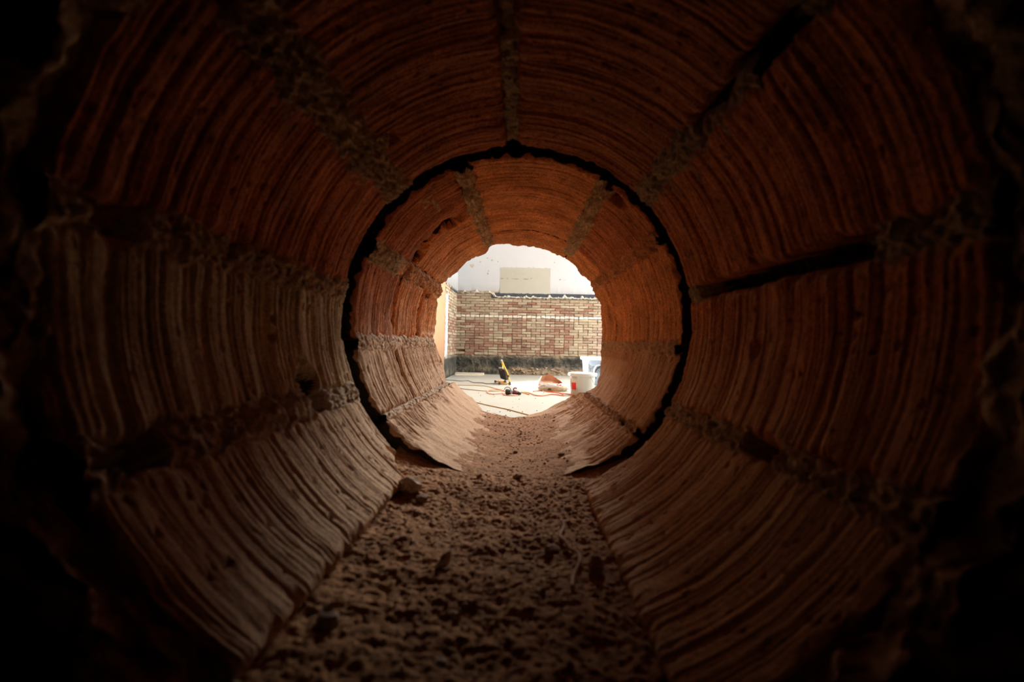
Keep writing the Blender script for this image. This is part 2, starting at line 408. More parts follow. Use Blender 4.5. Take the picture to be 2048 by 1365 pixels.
mend = lambda t: yend(t)-.001
mk(110.5, 4.4, .300, .53, 21, lump=.0012, rough=.0034, holes=.007, voids=[(.33, .345, .01)])
mk(58.5, 4.6, .300, .535, 22, lump=.0012, holes=.007, voids=[(.318, .333, .012), (.365, .372, .01)], rough=.0038)
mk(32, 4.0, .300, mend, 23, col=(.60, .28, .13))
mk(154.5, 5.4, .300, .368, 24, lump=.0006)
mk(154, 4.6, .366, mend, 30, lump=.0003, col=(.64, .34, .17), rough=.0016, voids=[(.385, .395, .012)])
mk(188.5, 4.6, .300, mend, 25, lump=.0006, col=(.68, .47, .31), rough=.0011, base=.0001)
mk(-8.5, 4.2, .300, mend, 26, lump=.0006, col=(.58, .36, .2), rough=.0014)
mk(217.5, 2.0, .300, mend, 27, col=(.58, .36, .22), rough=.0010, base=.0003)
mk(-41.6, 2.6, .300, .53, 28, col=(.5, .31, .2), voids=[(.33, .35, .01)])

mortar(wall_middle, 127, 8, .304, .365, 31, MB_, base=.0012, rough=.0016, holes=.001)
# dirt lying along the bottom of the bore
x = np.linspace(-0.072, 0.070, 250)[:, None]; y = np.linspace(0.095, 0.568, 800)[None, :]
kA = 1-sstep(.26, .33, y)
xc = x/R
lev = kA*(-.945-.04*xc+.10*xc**2)+(1-kA)*(-.972+.42*xc**2)
z = AZ+R*lev+0*x
n1 = fbm(x/.016, y/.016, 5, 401, .6); n2 = fbm(x/.0028, y/.0028, 3, 402, .6); n3 = fbm(x/.05, y/.035, 3, 403, .5)
amp = (0.35+0.65*kA)
z = z+amp*(0.0012*n1+0.0007*n2+0.0016*n3)
z = z-np.clip((y-.545-.012*fbm(x/.02, x*0+1, 3, 9))/.02, 0, 2)**2*.03
P = np.stack([AX+x+0*y, y+0*x, z], -1)
dirt = grid('dirt', P, M['dirt'], flip=False)
tag(dirt, 'reddish brown dirt and brick dust lying along the bottom of the round bore', 'dirt', kind='stuff')
def zdirt(px_, py_):
    i = int(np.clip(np.searchsorted(x[:, 0], px_-AX), 0, x.shape[0]-1)); j = int(np.clip(np.searchsorted(y[0], py_), 0, y.shape[1]-1)); return float(z[i, j])
def clod(bm, p, r, rg, sub=1, sq=(1, 1, .7)):
    g = bmesh.ops.create_icosphere(bm, subdivisions=sub, radius=1)
    a = rg.random()*6.28; rot = Matrix.Rotation(a, 3, 'Z') @ Matrix.Rotation(rg.random()*1.5, 3, 'X')
    k = [rg.uniform(.7, 1.25) for _ in range(3)]
    for v in g['verts']:
        q = v.co*(1+rg.uniform(-.22, .22)); v.co = Vector(p)+rot @ Vector((q.x*r*k[0]*sq[0], q.y*r*k[1]*sq[1], q.z*r*k[2]*sq[2]))
bt = bmesh.new(); bmesh.ops.create_icosphere(bt, subdivisions=1, radius=1); bt.verts.ensure_lookup_table()
TV = np.array([v.co[:] for v in bt.verts]); TF = np.array([[v.index for v in f.verts] for f in bt.faces]); bt.free()
rg = random.Random(3); nr = np.random.default_rng(3); V = []; Fc = []
for i in range(2600):
    yy = rg.uniform(.1, .545); hw = .052 if yy < .28 else .042
    xx = AX+max(-1, min(1, rg.gauss(0, .5)))*hw-.002
    r = .0003+.0011*rg.random()**7
    V.append(TV*nr.uniform(.65, 1.2, TV.shape)*r*np.array([1, 1, .75])*nr.uniform(.8, 1.25, 3)+np.array([xx, yy, zdirt(xx, yy)])); Fc.append(TF+len(TV)*i)
o = mesh('crumbs', np.concatenate(V).tolist(), np.concatenate(Fc).tolist(), M['clod']); o.color = (.40, .21, .10, 1)
tag(o, 'loose brown crumbs of brick and mortar scattered over the dirt', 'crumbs', kind='stuff')
def clump(name, px, py, Y, r, col, label, cat, sq=(1, 1, .7), seed=1, sub=2):
    p = at(px, py, Y); zz = zdirt(p.x, Y); bm = bmesh.new(); rg = random.Random(seed)
    clod(bm, (p.x, Y, zz+r*sq[2]*.45), r, rg, sub, sq); o = bm_obj(name, bm, M['clod'], None, False); o.color = (*col, 1)
    return tag(o, label, cat)
def Yof(px, py):               # distance at which a pixel's ray meets the dirt
    d = ray(px, py)
    for k in range(100, 560):
        q = CAM+d*((k/1000)/d.y)
        if q.z <= zdirt(q.x, q.y): return k/1000
    return .5
CL = [('pebble', 1085, 1190, .0011, (.62, .52, .40), 'small pale cream pebble half sunk in the dark dirt', 'pebble', (1.2, 1, .8)),
      ('mortar_crumb', 912, 1245, .0016, (.55, .45, .34), 'whitish angular mortar crumb in the dirt, lower left of the pale pebble', 'mortar', (.8, .8, 1)),
      ('mortar_crumb', 880, 1330, .0017, (.50, .40, .30), 'flat pale mortar crumb in the dirt nearest the front edge', 'mortar', (1.4, .8, .5)),
      ('brick_chip', 1190, 1140, .0050, (.46, .29, .20), 'flat dusty brick chip leaning at the right edge of the dirt', 'brick chip', (.5, 1, .8)),
      ('brick_chip', 888, 1128, .0060, (.42, .27, .18), 'long flat brick sliver lying slanted in the left of the dirt', 'brick chip', (1.6, .45, .3)),
      ('stone', 655, 1250, .0032, (.36, .28, .21), 'grey brown stone wedged against the lower left brick', 'stone', (1, 1, .8)),
      ('clod', 1035, 960, .0027, (.24, .13, .08), 'round dark clod sitting in mid bore on the dirt', 'clod', (1, 1, .9)),
      ('clod', 958, 957, .0017, (.26, .15, .09), 'small dark clod, left of the round dark clod in mid bore', 'clod', (1, 1, .8)),
      ('clod', 1031, 907, .0020, (.26, .14, .08), 'dark clod, the nearest of the larger clods to the bright opening', 'clod', (1.1, 1, .8)),
      ('clod', 1122, 911, .0018, (.24, .14, .09), 'dark clod near the right dust bank towards the opening', 'clod', (1.3, 1, .7)),
      ('mortar_lump', 818, 985, .0070, (.48, .36, .26), 'pale mortar lump beside the broken corner of the lower left brick', 'mortar', (1.1, 1, .8)),
      ('mortar_lump', 845, 1003, .0032, (.24, .16, .11), 'dark lump in the dirt, right of the pale mortar lump', 'mortar', (1, 1, .7)),
      ('brick_chip', 1105, 1105, .0030, (.44, .28, .2), 'small pale brick chip left of the thin root in the dirt', 'brick chip', (1.5, .7, .4))]
for i, (nm, px, py, r, col, lab, cat, sq) in enumerate(CL): clump(nm, px, py, Yof(px, py), r, col, lab, cat, sq, seed=20+i)
pts = []
for px, py in ((1122, 1048), (1127, 1062), (1120, 1078), (1131, 1092), (1140, 1106), (1154, 1113), (1160, 1130), (1148, 1160), (1144, 1185)):
    Y = Yof(px, py); p = at(px, py, Y); pts.append((p.x, Y, zdirt(p.x, Y)+.0012))
M['root'] = flat('root_bark', (.46, .30, .20), .9, .1, .3, 300)
tag(tube('root', pts, .00075, M['root'], n=7), 'thin crooked root fibre curling over the dirt on its right side', 'root')

# ------------------------------------------------------------------ dark chamber round the camera
def plane_box(name, c, s, mat): o = box(name, c, s, mat); o['kind'] = 'structure'; return o
plane_box('wall_chamber_left', (-2.05, -1, 1.2), (.1, 2.2, 2.6), M['dark_room'])
plane_box('wall_chamber_right', (2.05, -1, 1.2), (.1, 2.2, 2.6), M['dark_room'])
plane_box('wall_chamber_rear', (0, -2.1, 1.2), (4.2, .1, 2.6), M['dark_room'])
plane_box('ceiling_chamber', (0, -1, 2.45), (4.2, 2.2, .1), M['dark_room'])
plane_box('floor_chamber', (0, -1, -.05), (4.2, 2.2, .1), M['dark_room'])

# ------------------------------------------------------------------ the bright room
def plaster_mat(name, col, stain, var=0.06):
    m, nt, bb = nmat(name); geo = nd(nt, 'ShaderNodeNewGeometry'); p = geo.outputs['Position']
    n1 = noise(nt, 1.6, 4, .6, p); n2 = noise(nt, 9, 5, .7, p); n3 = noise(nt, 40, 3, .6, p)
    c = mix(nt, ramp(nt, n1.outputs[0], [(.4, (0, 0, 0)), (.75, (.6, .6, .6))]).outputs[0], col, tuple(k*(1-var) for k in col))
    c = mix(nt, ramp(nt, n2.outputs[0], [(.66, (0, 0, 0)), (.74, (.5, .5, .5))]).outputs[0], c, stain)
    c = mix(nt, ramp(nt, n3.outputs[0], [(.72, (0, 0, 0)), (.8, (.4, .4, .4))]).outputs[0], c, stain)
    nt.links.new(c, bb.inputs['Base Color']); bump(nt, bb, n3.outputs[0], .3, .004); return m
WHT = (.44, .45, .462)
M['plaster'] = plaster_mat('white_plaster', WHT, (.40, .40, .385), .05)
M['bare'] = plaster_mat('bare_plaster', (.36, .35, .295), (.27, .25, .20), .12)
M['peach'] = plaster_mat('peach_plaster', (.42, .235, .13), (.37, .22, .13), .12)
M['floor'] = plaster_mat('pale_floor', (.305, .297, .255), (.22, .21, .175), .12)
M['joint'] = plaster_mat('wall_mortar', (.33, .265, .19), (.12, .095, .07), .4)
M['band'] = flat('dark_paint', (.042, .050, .060), .8, .2, .25, 12)
M['lumps'] = plaster_mat('cream_mortar', (.46, .42, .35), (.3, .25, .19), .2)
M['grey'] = flat('dark_ceiling', (.30, .30, .30), .9, .2, .1, 3)
M['pipe'] = flat('white_gloss', (.58, .60, .63), .4, .4, .03, 5)
def stained(name):
    m, nt, bb = nmat(name); geo = nd(nt, 'ShaderNodeNewGeometry'); p = geo.outputs['Position']
    n1 = noise(nt, 5, 5, .7, p); n2 = noise(nt, 26, 4, .7, p)
    sx = nd(nt, 'ShaderNodeSeparateXYZ'); nt.links.new(p, sx.inputs[0])
    hz = nd(nt, 'ShaderNodeMapRange', interpolation_type='SMOOTHSTEP'); nt.links.new(sx.outputs[2], hz.inputs[0])
    for k_, v_ in ((1, .24), (2, .10), (3, 0), (4, 1)): hz.inputs[k_].default_value = v_
    rx = nd(nt, 'ShaderNodeMapRange', interpolation_type='SMOOTHSTEP'); nt.links.new(sx.outputs[0], rx.inputs[0])
    for k_, v_ in ((1, -.6), (2, .1), (3, .25), (4, 1)): rx.inputs[k_].default_value = v_
    mu = nd(nt, 'ShaderNodeMath', operation='MULTIPLY'); nt.links.new(hz.outputs[0], mu.inputs[0]); nt.links.new(rx.outputs[0], mu.inputs[1])
    tp = nd(nt, 'ShaderNodeMapRange', interpolation_type='SMOOTHSTEP'); nt.links.new(sx.outputs[2], tp.inputs[0])
    for k_, v_ in ((1, .36), (2, .46), (3, 0), (4, .8)): tp.inputs[k_].default_value = v_
    sm_ = nd(nt, 'ShaderNodeMath', operation='MAXIMUM'); nt.links.new(mu.outputs[0], sm_.inputs[0]); nt.links.new(tp.outputs[0], sm_.inputs[1])
    ad = nd(nt, 'ShaderNodeMath', operation='MULTIPLY_ADD'); nt.links.new(sm_.outputs[0], ad.inputs[0]); ad.inputs[1].default_value = .30; nt.links.new(n1.outputs[0], ad.inputs[2])
    c = ramp(nt, ad.outputs[0], [(.40, (.022, .023, .021)), (.56, (.066, .062, .052)), (.70, (.17, .14, .10)), (.88, (.29, .235, .165))]).outputs[0]
    c = mix(nt, .8, c, ramp(nt, n2.outputs[0], [(.3, (.5, .5, .5)), (.7, (1.5, 1.45, 1.35))]).outputs[0], 'MULTIPLY')
    nt.links.new(c, bb.inputs['Base Color']); bump(nt, bb, n2.outputs[0], .6, .02); return m
M['base'] = stained('mouldy_render')
def wallbrick(name, attr=False):
    m, nt, bb = nmat(name); geo = nd(nt, 'ShaderNodeNewGeometry'); p = geo.outputs['Position']
    if attr: base = nd(nt, 'ShaderNodeVertexColor', layer_name='col').outputs[0]
    else: base = nd(nt, 'ShaderNodeObjectInfo').outputs['Color']
    n1 = noise(nt, 18, 5, .7, p); n2 = noise(nt, 60, 4, .7, p)
    c = mix(nt, 1, base, ramp(nt, n1.outputs[0], [(.3, (.72, .7, .68)), (.65, (1.1, 1.1, 1.1))]).outputs[0], 'MULTIPLY')
    c = mix(nt, ramp(nt, n2.outputs[0], [(.46, (0, 0, 0)), (.68, (.75, .75, .75))]).outputs[0], c, (.34, .275, .20))
    nt.links.new(c, bb.inputs['Base Color']); bump(nt, bb, n2.outputs[0], .5, .006); return m
M['wbrick'] = wallbrick('old_wall_brick'); M['wbricka'] = wallbrick('old_wall_brick_far', True)

plane_box('floor', ((XL+XR)/2, (.625+YB)/2, -.05), (XR-XL+.4, YB-.625+.4, .1), M['floor'])
plane_box('wall_right', (XR+.1, 3.75, ZC/2), (.2, 6.5, ZC+.2), M['plaster'])
plane_box('trim_4', (XR+.1, 11.0, ZC/2), (.2, 1.0, ZC+.2), M['plaster'])
plane_box('trim_5', (XR+.1, 8.75, .55), (.2, 3.5, 1.3), M['plaster']); plane_box('trim_6', (XR+.1, 8.75, (3.8+ZC+.1)/2), (.2, 3.5, ZC+.1-3.8), M['plaster'])
wb = plane_box('wall_back', ((XL+XR)/2, YB+.11, WZ0/2), (XR-XL+.4, .2, WZ0), M['joint'])
# added, unseen openings framed round the three added area lights
def frame(name, corners, bars, t, mat):
    st = struct(name)
    bm = bmesh.new()
    for c, s in corners: add_box(bm, c, s, .005)
    bm_obj('added_light_frame', bm, mat, st)
    for c, s in bars: box('glazing_bar', c, s, mat, st, .004)
cx, cz = (WX0+WX1)/2, (WZ0+WZ1)/2
frame('added_window_1', [((cx, YB+.1, WZ0+.03), (WX1-WX0, .1, .06)), ((cx, YB+.1, WZ1-.03), (WX1-WX0, .1, .06)), ((WX0+.03, YB+.1, cz), (.06, .1, WZ1-WZ0)), ((WX1-.03, YB+.1, cz), (.06, .1, WZ1-WZ0))],
      [((WX0+(WX1-WX0)*k/5, YB+.1, cz), (.04, .06, WZ1-WZ0)) for k in range(1, 5)], .06, M['pipe'])
frame('added_window_3', [((XR+.1, 8.75, 1.23), (.1, 3.5, .06)), ((XR+.1, 8.75, 3.77), (.1, 3.5, .06)), ((XR+.1, 7.03, 2.5), (.1, .06, 2.6)), ((XR+.1, 10.47, 2.5), (.1, .06, 2.6))],
      [((XR+.1, 8.75, 2.5), (.06, .04, 2.6)), ((XR+.1, 8.75, 2.5), (.06, 3.5, .04))], .06, M['pipe'])  # frame of the added side light
plane_box('trim_1', (cx, YB+.11, (WZ1+ZC)/2), (XR-XL+.4, .2, ZC-WZ1), M['plaster'])
plane_box('trim_2', ((XL+WX0)/2-.1, YB+.11, cz), (WX0-XL+.2, .2, WZ1-WZ0), M['plaster'])
plane_box('trim_3', ((XR+WX1)/2+.1, YB+.11, cz), (XR-WX1+.2, .2, WZ1-WZ0), M['plaster'])
SX0, SX1, SY0, SY1 = -.3, 3.7, 1.75, 6.25
for nm, c, s in (('ceiling', ((XL+SX0)/2-.1, 6, ZC+.1), (SX0-XL+.2, 11, .2)), ('ceiling', ((SX1+XR)/2+.1, 6, ZC+.1), (XR-SX1+.2, 11, .2)),
                 ('ceiling', ((SX0+SX1)/2, (.5+SY0)/2, ZC+.1), (SX1-SX0, SY0-.5, .2)), ('ceiling', ((SX0+SX1)/2, (SY1+11.5)/2, ZC+.1), (SX1-SX0, 11.5-SY1, .2))):
    plane_box(nm, c, s, M['grey'])
frame('added_window_2', [((1.7, SY0+.03, ZC+.1), (4, .06, .12)), ((1.7, SY1-.03, ZC+.1), (4, .06, .12)), ((SX0+.03, 4, ZC+.1), (.06, 4.5, .12)), ((SX1-.03, 4, ZC+.1), (.06, 4.5, .12))],
      [((SX0+4*k/4, 4, ZC+.1), (.05, 4.5, .08)) for k in range(1, 4)], .06, M['grey'])  # frame of the added overhead light

# --- back wall: bricks one by one
def zpx(py, px=1042, Y=YB): return at(px, py, Y).z
Z0, PIT = 0.455, 0.0622
NC = 24
def chip_box(l, h, d, seed):
    bm = bmesh.new(); rg = random.Random(seed)
    add_box(bm, (0, 0, 0), (l, d, h), 0)
    bmesh.ops.bevel(bm, geom=list(bm.edges), offset=.005, segments=1, affect='EDGES')
    for v in bm.verts: v.co += Vector((rg.uniform(-.009, .009), rg.uniform(-.005, .005), rg.uniform(-.0055, .0055)))
    me = bpy.data.meshes.new('brick'); bmesh.ops.recalc_face_normals(bm, faces=bm.faces); bm.to_mesh(me); bm.free()
    me.materials.append(M['wbrick']); return me
ST = [chip_box(.208, .053, .06, k) for k in range(4)]; HD = [chip_box(.098, .053, .06, 10+k) for k in range(3)]
def proj(p):
    q = RC.transposed() @ (Vector(p)-CAM); return 1024-F*q.x/q.z, 682.5+F*q.y/q.z
SAND = [(.53, .43, .295), (.57, .475, .335), (.49, .385, .265), (.61, .52, .385), (.49, .365, .25)]
REDS = [(.38, .185, .13), (.42, .24, .165), (.32, .145, .10), (.45, .29, .20)]
DRK = [(.30, .20, .14), (.36, .26, .18)]
def bcol(px, py, rg):
    red = 0.10
    if py < 640:
        red = .12
        if 640 > py > 612: red = .34
    else:
        for a, bb, k in ((930, 978, .85), (1000, 1012, .6), (1018, 1048, .9), (1098, 1122, .85), (1124, 1138, .5)):
            if a < px < bb and py < 702: red = max(red, k)
        if py > 685: red = max(red, .38)
    q = rg.random()
    if q < red: c = rg.choice(REDS)
    elif q < red+.06: c = rg.choice(DRK)
    else: c = rg.choice(SAND)
    if px > 1188: c = tuple(.5*a+.5*bq for a, bq in zip(c, (.56, .40, .33)))
    k = rg.uniform(.58, .76); return tuple(min(.8, a*k) for a in c)
rg = random.Random(11); cand = []
for r in range(NC):
    zc = Z0+PIT*(r+.5)
    if r == 14: kinds = 'H'
    elif r > 14: kinds = 'S'
    else: kinds = 'SM'[r % 2]
    xx = XL+(-.11 if r % 2 else 0)
    while xx < 2.35:
        head = kinds == 'H' or (kinds == 'M' and rg.random() < .75) or (kinds == 'S' and r < 14 and rg.random() < .2)
        L = .11 if head else .22
        cand.append((xx+L/2, zc+rg.uniform(-.002, .002), head, r)); xx += L
vis = []
for (bx, bz, head, r) in cand:
    px, py = proj((bx, YB, bz))
    top = 593 if px > 990 else 586
    hidden = px < 908 or px > 1203 or bx < XL+.03
    if r >= (22 if bx > -.62 else 23+(pn(bx*4, .5) > -.1)): continue
    if abs(px-925) < 7 and abs(py-702.5) < 2.7: continue       # the missing brick
    vis.append((hidden, head, rg.random(), bx, bz, r, px, py))
vis.sort(key=lambda t: (t[0], t[1] and t[5] != 14, t[2]))
box('recess_shade', (at(925, 702.5, YB).x, YB+.004, at(925, 702.5, YB).z), (.15, .02, .058), flat('recess_shadow_brick', (.10, .04, .03), .95, .1, .3, 30), wb)  # thin dark slab, the empty slot's shade put into its colour
rest = bmesh.new(); lay = rest.loops.layers.float_color.new('col'); nb = 0
for i, (hidden, head, _, bx, bz, r, px, py) in enumerate(vis):
    col = (.66, .62, .53) if r == 14 else bcol(px, py, rg)
    if r == 14 and px > 1080: col = (.70, .685, .64)
    off = rg.uniform(-.006, .006)
    if i < 300:
        o = bpy.data.objects.new('brick', rg.choice(HD if head else ST)); C.objects.link(o); o.parent = wb
        o.location = (bx, YB+.002+off, bz); o.color = (*col, 1)
        o.rotation_euler = (0, rg.uniform(-.008, .008), PI*rg.randint(0, 1))
        nb += 1
    else:
        l = .098 if head else .208
        nf0 = len(rest.faces); add_box(rest, (bx, YB+.002+off, bz), (l*rg.uniform(.95, 1), .06, .053))
        rest.faces.ensure_lookup_table()
        for f in rest.faces[nf0:]:
            for lp in f.loops: lp[lay] = (*col, 1)
o = bm_obj('bricks_remaining', rest, M['wbricka'], wb); o['kind'] = 'stuff'; o.name = 'brickwork'
# wall_back is at its own centre: keep the children in world space
for ch in wb.children: ch.matrix_parent_inverse = Matrix.Identity(4)

# rough, mouldy render at the foot of the back wall
xs = np.linspace(XL, 2.4, 420)[:, None]; vz = np.linspace(0, 1, 60)[None, :]
top = .465+.045*fbm(xs*3, xs*0, 4, 33)+.02*np.sin(xs*9)
zz = top*vz; yy = YB-.028-.012*fbm(xs*9, zz*9, 4, 34)+.03*sstep(.93, 1, vz)
o = grid('mouldy_render', np.stack([xs+0*vz, yy, zz], -1), M['base'], wb); o['label'] = 'black stained rough render along the foot of the wall'
# stones showing at the foot, right of the lamp
M['stone'] = masonry('rubble_stone', scale=.12, dustamt=.2)
rg = random.Random(5)
for k in range(46):
    px = rg.uniform(1024, 1168); py = rg.uniform(736, 748)
    p = at(px, py, YB-.03); bm = bmesh.new(); clod(bm, (0, 0, 0), rg.uniform(.03, .06), rg, 1, (1.6, .5, .5))
    o = bm_obj('stone', bm, M['stone'], wb); o.location = (p.x, YB-.022, max(.02, p.z)); o.color = (*rg.choice([(.42, .34, .24), (.34, .27, .2), (.27, .21, .15), (.36, .25, .18)]), 1)
# plaster over the bricks, its broken lower edge
xs = np.linspace(XL, XR, 700)[:, None]; vz = np.linspace(0, 1, 30)[None, :]
zl = 1.885+.03*(1-sstep(-.75, -.6, xs))+.012*fbm(xs*7, xs*0+2, 4, 44)+sstep(-.75, -.6, xs)*0.0+.02*(1-sstep(-.6, -.3, xs))*np.clip(fbm(xs*9, xs*0, 3, 45), 0, 1)
zz = zl+(WZ0-zl)*vz; yy = YB-.034+0*zz+.03*(1-sstep(0, .02, vz))+.003*fbm(xs*2, zz*2, 3, 46)
o = grid('plaster', np.stack([xs+0*vz, yy, zz], -1), M['plaster'], wb); o['label'] = 'white painted plaster above the bricks'
# dark painted stripe
def strip(name, x0, x1, zlo, zhi, y, mat, n=60, parent=wb, seed=1, rg_lo=0., rg_hi=0., thick=.005, m=4):
    xs = np.linspace(x0, x1, n)[:, None]; v = np.linspace(0, 1, m)[None, :]
    lo = zlo+rg_lo*fbm(xs*12, xs*0+seed, 4, 50); hi = zhi+rg_hi*np.abs(fbm(xs*10, xs*0+seed, 4, 51))
    zz = lo+(hi-lo)*v; yy = y+0*zz
    P = np.stack([xs+0*v, yy, zz], -1); Q = np.pad(P, ((1, 1), (1, 1), (0, 0)), mode='edge')
    Q[0, :, 1] += thick; Q[-1, :, 1] += thick; Q[:, 0, 1] += thick; Q[:, -1, 1] += thick
    o = grid(name, Q, mat, parent); o.data.polygons.foreach_set('use_smooth', np.zeros(len(o.data.polygons), bool)); return o
xa = at(983, 590, YB).x
strip('painted_band', xa, 2.6, 1.78, 1.905, YB-.038, M['band'], seed=3, rg_hi=.004)['label'] = 'dark blue grey painted band'
# ragged cream mortar ridge along the top of the bricks
xs = np.linspace(XL, 2.6, 520)[:, None]; v = np.linspace(0, 1, 14)[None, :]
left = 1-sstep(-.75, -.6, xs)
hi = 1.818+.115*np.clip(np.abs(fbm(xs*5.5, xs*0, 2, 61))+.12*fbm(xs*30, xs*0, 2, 68), 0, .75)+left*(.075+.10*np.clip(fbm(xs*6, xs*0+3, 3, 66), -.2, 1))
lo = 1.785+.016*fbm(xs*14, xs*0+5, 3, 62)+left*.105
zz = lo+(hi-lo)*v; yy = YB-.022-.035*np.sin(PI*np.clip(v, 0, 1))**.6-.012*fbm(xs*18, zz*18, 3, 63)
o = grid('mortar_ridge', np.stack([xs+0*v, yy, zz], -1), M['lumps'], wb); o['label'] = 'ragged cream mortar ridge'
# bare patch where something hung, and the marks in the plaster
a = at(1001, 533, YB); c = at(1100, 590, YB)
strip('bare_patch', a.x, c.x, 1.90, at(1050, 537, YB).z, YB-.0385, M['bare'], n=60, seed=8, rg_lo=.012, rg_hi=.03, thick=.003, m=12)['label'] = 'bare beige rectangle of unpainted plaster'
M['mark'] = flat('old_mark', (.22, .20, .16), .9, .1, .3, 20); M['mark2'] = flat('rust_mark', (.40, .36, .27), .9, .1, .3, 20)
rg = random.Random(9)
def blot(px, py, w_, h_, mat):
    p = at(px, py, YB); sx, sz = w_*YB/F/2, h_*YB/F/2; n = 9
    fy = YB-.0408 if a.x < p.x < c.x else YB-.0358
    ring = [(p.x+sx*math.cos(2*PI*k/n)*rg.uniform(.5, 1.15), fy, p.z+sz*math.sin(2*PI*k/n)*rg.uniform(.4, 1.3)) for k in range(n)]
    back = [(q[0], q[1]+.004, q[2]) for q in ring]
    f = [tuple(range(n))]+[(k, k+n, (k+1) % n+n, (k+1) % n) for k in range(n)]
    mesh('plaster_chip', ring+back, f, mat, wb)
for (px, py, w_, h_, k) in ((991, 558, 7, 1.6, 0), (1004, 558, 10, 1.6, 0), (1015, 558, 5, 1.8, 0), (1030, 558.5, 17, 2, 0), (1052, 559, 14, 1.6, 0), (1062, 558, 5, 1.4, 0),
    (1108, 560, 9, 2, 1), (1120, 560, 6, 2.4, 0), (1128, 561, 5, 2, 1), (1025, 548, 12, 1.2, 1), (1045, 549, 9, 1.2, 1), (1006, 554, 12, 1.2, 1),
    (945, 532, 11, 9, 1), (984, 521, 5, 5, 1), (975, 517, 2.4, 2.4, 0), (976, 548, 3, 3, 0), (996, 524, 2.5, 2, 0), (977, 543, 4, 5, 1), (1109, 526, 2.4, 2.4, 0), (1065, 542, 2.5, 2, 1), (961, 525, 4, 4, 1)):
    blot(px, py, w_, h_, M['mark' if not k else 'mark2'])

# --- left wall: brick end, white edge, peach plaster towards us
bl = plane_box('wall_left', (XL-.12, 6, ZC/2), (.2, 11, ZC+.2), M['joint'])
bl_c = bl.children
bm = bmesh.new(); lay = bm.loops.layers.float_color.new('col'); rg = random.Random(13)
for r in range(NC):
    yy = 9.55+(.11 if r % 2 else 0)
    while yy < YB-.05:
        nf0 = len(bm.faces); add_box(bm, (XL-.012+rg.uniform(-.005, .005), yy+.1, Z0+PIT*(r+.5)), (.05, .206, .053)); bm.faces.ensure_lookup_table()
        col = bcol(940 if r < 14 and rg.random() < .6 else 1060, 660 if r < 17 else 600, rg)
        for f in bm.faces[nf0:]:
            for lp in f.loops: lp[lay] = (*col, 1)
        yy += .22
o = bm_obj('brickwork', bm, M['wbricka'], bl); o['kind'] = 'stuff'
def lstrip(name, y0, y1, z0, z1, prot, mat, seed=1, rag=.0, n=60, m=8):
    ys = np.linspace(y0, y1, n)[:, None]; v = np.linspace(0, 1, m)[None, :]
    lo = z0+rag*fbm(ys*9, ys*0+seed, 3, 70); zz = lo+(z1-lo)*v
    P = np.stack([XL+prot+.004*fbm(ys*8, zz*8, 3, 71), ys+0*v, zz], -1); Q = np.pad(P, ((1, 1), (1, 1), (0, 0)), mode='edge')
    for sl in ((0, slice(None)), (-1, slice(None)), (slice(None), 0), (slice(None), -1)): Q[sl][..., 0] -= prot+.01
    return grid(name, Q, mat, bl)
lstrip('mouldy_render', 9.5, YB, 0, .44, .03, M['base'], rag=0)['label'] = 'dark stained render at the wall foot'
lstrip('plaster', 9.6, YB, 1.93, ZC, .03, M['plaster'], rag=.05)['label'] = 'white plaster above the bricks'
lstrip('painted_band', 10.3, YB, 1.87, 1.97, .022, M['band'], rag=.03)['label'] = 'dark grey band'
lstrip('peach_plaster', .63, 9.42, .0, ZC, .035, M['peach'])['label'] = 'peach coloured plaster'
lstrip('white_edge', 9.62, 9.80, .40, 1.70, .034, M['pipe'])['label'] = 'white painted upright edge'
for ch in bl.children: ch.matrix_parent_inverse = Matrix.Translation((0, 0, 0))

# --- things in the room
M['yellow'] = flat('yellow_paint', (.78, .46, .05), .45, .4, .06, 40)
M['orange'] = flat('orange_sleeve', (.80, .38, .06), .5, .4, .06, 40)
M['black'] = flat('black_plastic', (.025, .025, .027), .5, .4, .2, 60)
M['dgrey'] = flat('dark_grey_rubber', (.07, .07, .075), .7, .3, .2, 60)
M['silver'] = flat('grey_metal', (.34, .345, .36), .4, .4, .1, 60, .2)
M['red'] = flat('red_print', (.70, .015, .02), .5, .4, .08, 40)
M['maroon'] = flat('maroon_plastic', (.17, .03, .05), .45, .4, .1, 60)
M['orcable'] = flat('orange_cable', (.70, .17, .05), .5, .4, .12, 20)
M['ylcable'] = flat('yellow_hose', (.42, .25, .05), .5, .4, .2, 12)
M['white'] = flat('white_plastic', (.66, .65, .61), .4, .4, .03, 8)
M['paper'] = flat('white_paper', (.62, .615, .59), .8, .2, .05, 20)
M['beige'] = flat('beige_print', (.55, .45, .30), .8, .2, .06, 12)
M['liner'] = flat('brown_paper', (.58, .33, .21), .85, .1, .14, 9)
M['wood'] = flat('pale_board', (.62, .56, .43), .8, .2, .12, 5)
m, nt, bb = nmat('clear_plastic'); bb.inputs['Base Color'].default_value = (.42, .52, .66, 1); bb.inputs['Roughness'].default_value = .3
bb.inputs['Transmission Weight'].default_value = .25; M['tub'] = m
M['tubin'] = flat('mottled_grey', (.28, .33, .40), .7, .2, .75, 38)
m, nt, bb = nmat('lamp_glow'); bb.inputs['Emission Color'].default_value = (1, .97, .9, 1); bb.inputs['Emission Strength'].default_value = 30; M['glow'] = m

def ped(p): return Vector(p)
